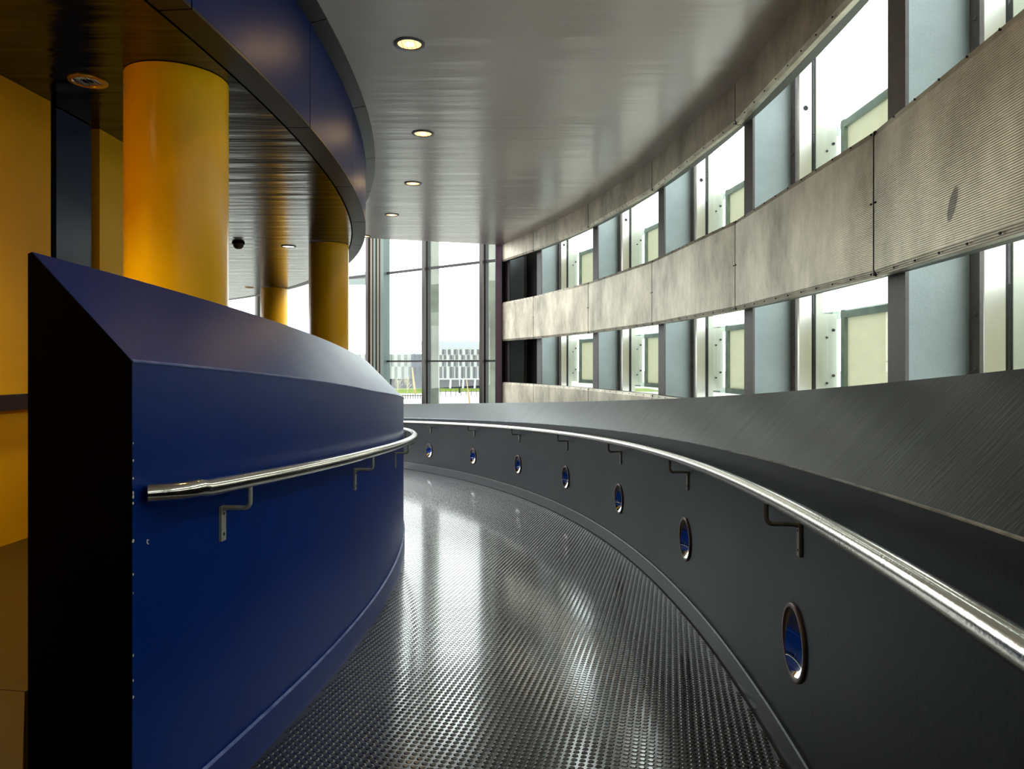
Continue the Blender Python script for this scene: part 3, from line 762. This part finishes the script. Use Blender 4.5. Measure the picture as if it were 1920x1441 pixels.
# tower
tw = empty('office_tower_block', 'slate grey block with small windows, below the rooftop sign', 'building', None, None, (fx(790, YB), YB, fz(728, YB)))
fb(tw, 'wall', 771.4, 805, 663, 729, YB-1.5, 8, M['b_tower'])
for (wx, wy, ww, wh_) in ((777, 667, 1.6, 5), (785.5, 667, 1.6, 5), (777.5, 688, 2, 14), (786, 688, 2, 14), (777.5, 711, 1.6, 3), (786, 711, 1.6, 3), (796, 688, 2, 14)):
    fb(tw, 'window', wx, wx+ww, wy, wy+wh_, YB-1.75, .3, M['b_glass'])
# sign letters on the roof: U o V
M['s_white'] = mat('white_sign_letter', (.42, .42, .43), .6, spec=.1)
M['s_blue'] = mat('blue_sign_edge', (.006, .01, .16), .6, spec=.1)
M['s_red'] = mat('red_sign_edge', (.30, .006, .012), .6, spec=.1)
sg = empty('rooftop_sign', 'white rooftop sign letters with blue and red edges on the slate block', 'sign', None, None, (fx(784, YB), YB-2, fz(663, YB)))
def stroke(pl, w, Y, dep, ox=0., oz=0.):
    """flat letter stroke along a polyline of (x, z) in metres, extruded in depth"""
    q = MB(); n_ = len(pl); L_ = []; R_ = []
    for i, (x, z) in enumerate(pl):
        a_ = pl[max(i-1, 0)]; b_ = pl[min(i+1, n_-1)]; dx_, dz_ = b_[0]-a_[0], b_[1]-a_[1]; l_ = math.hypot(dx_, dz_) or 1
        L_.append((x-dz_/l_*w/2+ox, z+dx_/l_*w/2+oz)); R_.append((x+dz_/l_*w/2+ox, z-dx_/l_*w/2+oz))
    for i in range(n_-1):
        c4 = [L_[i], L_[i+1], R_[i+1], R_[i]]
        q.hexa([(x, Y, z) for x, z in c4]+[(x, Y+dep, z) for x, z in c4])
    return q
def letter(kind, px, h, front, edge):
    Y = YB-2.0; X = fx(px, Y); Z = fz(662.6, Y)+.335; w = h*.33
    if kind == 'U': pl = [(0, h), (0, .38*h)]+[(.36*h-.36*h*math.cos(a), .36*h-.33*h*math.sin(a)) for a in np.linspace(.1, PI-.1, 9)]+[(.72*h, .38*h), (.72*h, h)]
    elif kind == 'o': pl = [(.33*h-.33*h*math.cos(a), .36*h+.30*h*math.sin(a)) for a in np.linspace(0, 2*PI, 15)]
    else: pl = [(0, h), (.36*h, .05*h), (.72*h, h)]
    pl = [(X+x, Z+z) for x, z in pl]
    q = stroke(pl, w, Y, .25); o = child('letter', q.v, q.f, front, sg)
    q = stroke(pl, w*1.45, Y+.26, .3, -.08, -.06); child('edge', q.v, q.f, edge, o)
letter('U', 773.0, 1.55, M['s_white'], M['s_blue'])
letter('o', 783.2, 1.45, M['s_white'], M['s_blue'])
letter('V', 790.4, 1.55, M['s_white'], M['s_red'])
# main building
bm_ = empty('office_building', 'white and teal building with chequered windows, seen right of the pale outside column', 'building', None, None, (fx(860, YB), YB, fz(728, YB)))
fb(bm_, 'wall', 806.4, 935, 654, 711, YB, 9, M['b_white'])
fb(bm_, 'roof_screen', 789, 920, 639.5, 653.8, YB+11, 8, M['b_slab'])
fb(bm_, 'base', 808, 935, 711, 730, YB+2.5, 6, M['b_base'])
fb(bm_, 'ledge', 806.4, 935, 709.2, 711.2, YB-.8, 1.4, M['s_white'])
rows = [(654.6, 664.2), (665.2, 673.6), (676.2, 686), (687.2, 708.8)]
for ri_, (ya, yb_) in enumerate(rows):
    x = 807+(ri_ % 2)*3.2; k = 0
    while x < 933:
        w = (5.4, 5.0, 4.6)[k % 3]
        fb(bm_, 'window', x, x+w, ya, yb_, YB-.2, .25, M['b_glass'])
        if k % 2 == ri_ % 2: fb(bm_, 'window', x+w+1.2, x+w+2.6, ya, yb_, YB-.2, .25, M['b_glass'])
        x += 10.9; k += 1
for px in (843, 867, 889, 915):
    q = MB(); Y = YB-.6; a = fx(px, Y)
    q.hexa([(a-.18, Y, fz(730, Y)), (a+.42, Y, fz(730, Y)), (a+.42, Y+.5, fz(730, Y)), (a-.18, Y+.5, fz(730, Y)), (a+.05, Y, fz(711, Y)), (a+.55, Y, fz(711, Y)), (a+.55, Y+.5, fz(711, Y)), (a+.05, Y+.5, fz(711, Y))])
    child('leg', q.v, q.f, M['s_white'], bm_)
# leaning poles, lamp, fence
M['tan'] = mat('pale_tan_wood', (.30, .20, .09), .8, spec=.1)
for (xa, ya, xb, yb_, Y, r0, lb) in ((772.5, 688, 778.5, 732, 172, .28, 'pale leaning wooden pole on the lawn in front of the slate block'), (874.5, 709, 881.5, 757, 125, .14, 'thin leaning sapling standing in the pale road, right of the lamp post')):
    q = MB().tube([(fx(xb, Y), Y, GZ+EYE), (fx((xa+xb)/2-.4, Y), Y, fz((ya+yb_)/2, Y)), (fx(xa, Y), Y, fz(ya, Y))], lambda i, r0=r0: r0*(1, .8, .45)[i], 8)
    tag(link('leaning_pole', q.v, q.f, M['tan']), lb, 'pole')
Y = 180.; lp = empty('street_lamp', 'white street lamp post in front of the chequered building', 'street lamp', None, None, (fx(861.5, Y), Y, GZ+EYE))
M['lampw'] = mat('white_lamp_post', (.3, .31, .3), .6, spec=.1)
q = MB().tube([(fx(861.5, Y), Y, GZ+EYE), (fx(861.8, Y), Y, fz(689, Y))], .11, 8); child('pole', q.v, q.f, M['lampw'], lp)
q = MB().box(fx(860.4, Y), fx(863.6, Y), Y-.3, Y+.3, fz(689.5, Y), fz(686, Y)); child('lamp_head', q.v, q.f, M['lampw'], lp)
q = MB().box(fx(860.2, Y), fx(863, Y), Y-.4, Y+.4, GZ+EYE, fz(723, Y)); child('base', q.v, q.f, M['kerb'], lp)
Y = 150.; fn = empty('roadside_fence', 'low dark fence beside the pale road below the low building', 'fence', None, None, (fx(772, Y), Y, GZ+EYE))
q = MB().box(fx(745, Y), fx(800, Y), Y-.05, Y+.05, fz(742, Y), fz(741, Y)); child('rail', q.v, q.f, M['kerb'], fn)
for k in range(12):
    px = 746+k*4.7; q = MB().box(fx(px, Y)-.04, fx(px, Y)+.04, Y-.06, Y+.06, GZ+EYE, fz(738.6, Y)); child('post', q.v, q.f, M['kerb'], fn)
Y = 165.; fn = empty('railing', 'thin grey railing in front of the chequered building', 'fence', None, None, (fx(845, Y), Y, GZ+EYE))
q = MB().box(fx(824, Y), fx(903, Y), Y-.03, Y+.03, fz(733.4, Y), fz(732.8, Y)); child('rail', q.v, q.f, M['kerb'], fn)
for k in range(8):
    px = 826+k*9.6; q = MB().box(fx(px, Y)-.04, fx(px, Y)+.04, Y-.06, Y+.06, GZ+EYE, fz(730.6, Y)); child('post', q.v, q.f, M['kerb'], fn)
q = MB().box(fx(800, 112), fx(930, 112), 112, 112.6, GZ+EYE, GZ+.18+EYE); q.box(fx(730, 118), fx(800, 118), 118, 118.6, GZ+EYE, GZ+.18+EYE)
tag(link('kerb', q.v, q.f, M['kerb']), 'thin dark kerb line across the pale road', 'kerb')
# bare saplings in front of the low building
M['twig'] = mat('bare_branches', (.30, .27, .18), .9)
for px, sc_, lb in ((746, 1., 'thin bare young tree in front of the low striped building, left one'), (764, 1.25, 'thin bare young tree beside the slate block')):
    Y = 176.; X = fx(px, Y); q = MB(); q.tube([(X, Y, GZ+EYE), (X, Y, GZ+EYE+2.6*sc_)], .07, 5)
    random.seed(int(px))
    for k in range(26):
        h = 1.2+random.random()*2.2*sc_; a = random.random()*2*PI; l_ = .5+random.random()*.8
        q.tube([(X, Y, GZ+EYE+h*.8), (X+l_*math.cos(a), Y+l_*math.sin(a), GZ+EYE+h+l_*.7)], .03, 4)
    tag(link('bare_tree', q.v, q.f, M['twig']), lb, 'tree')
# concrete columns just outside the glazing
for pxc, Y, w, lb in ((813.8, 16.2, .102, 'pale mottled concrete column just outside the glazing, right of the middle mullion'), (922.0, 15.0, .088, 'pale concrete column outside the glazing beside the plum post')):
    q = MB().box(fx(pxc, Y)-w, fx(pxc, Y)+w, Y, Y+.2, GZ+EYE, 7+EYE)
    tag(link('concrete_column', q.v, q.f, M['concrete']), lb, 'column')
# canopy outside on the left
Y = 21.
q = MB(); x0, x1 = fx(590, Y), fx(700, Y)
M['canopy'] = mat('pale_canopy_soffit', (.22, .24, .21), .6, spec=.2)
q.hexa([(x0, Y, fz(522, Y)), (x1, Y, fz(519, Y)), (x1, Y+.7, fz(519, Y)), (x0, Y+.7, fz(522, Y)), (x0, Y, fz(480, Y)), (x1, Y, fz(513, Y)), (x1, Y+.7, fz(513, Y)), (x0, Y+.7, fz(480, Y))])
cp = link('canopy', q.v, q.f, M['canopy']); tag(cp, 'pale sloping canopy outside between the yellow column and the steel posts', 'canopy')
q = MB().box(x0, x1, Y-.05, Y+.3, fz(532, Y), fz(524, Y)); child('beam', q.v, q.f, M['twin'], cp)
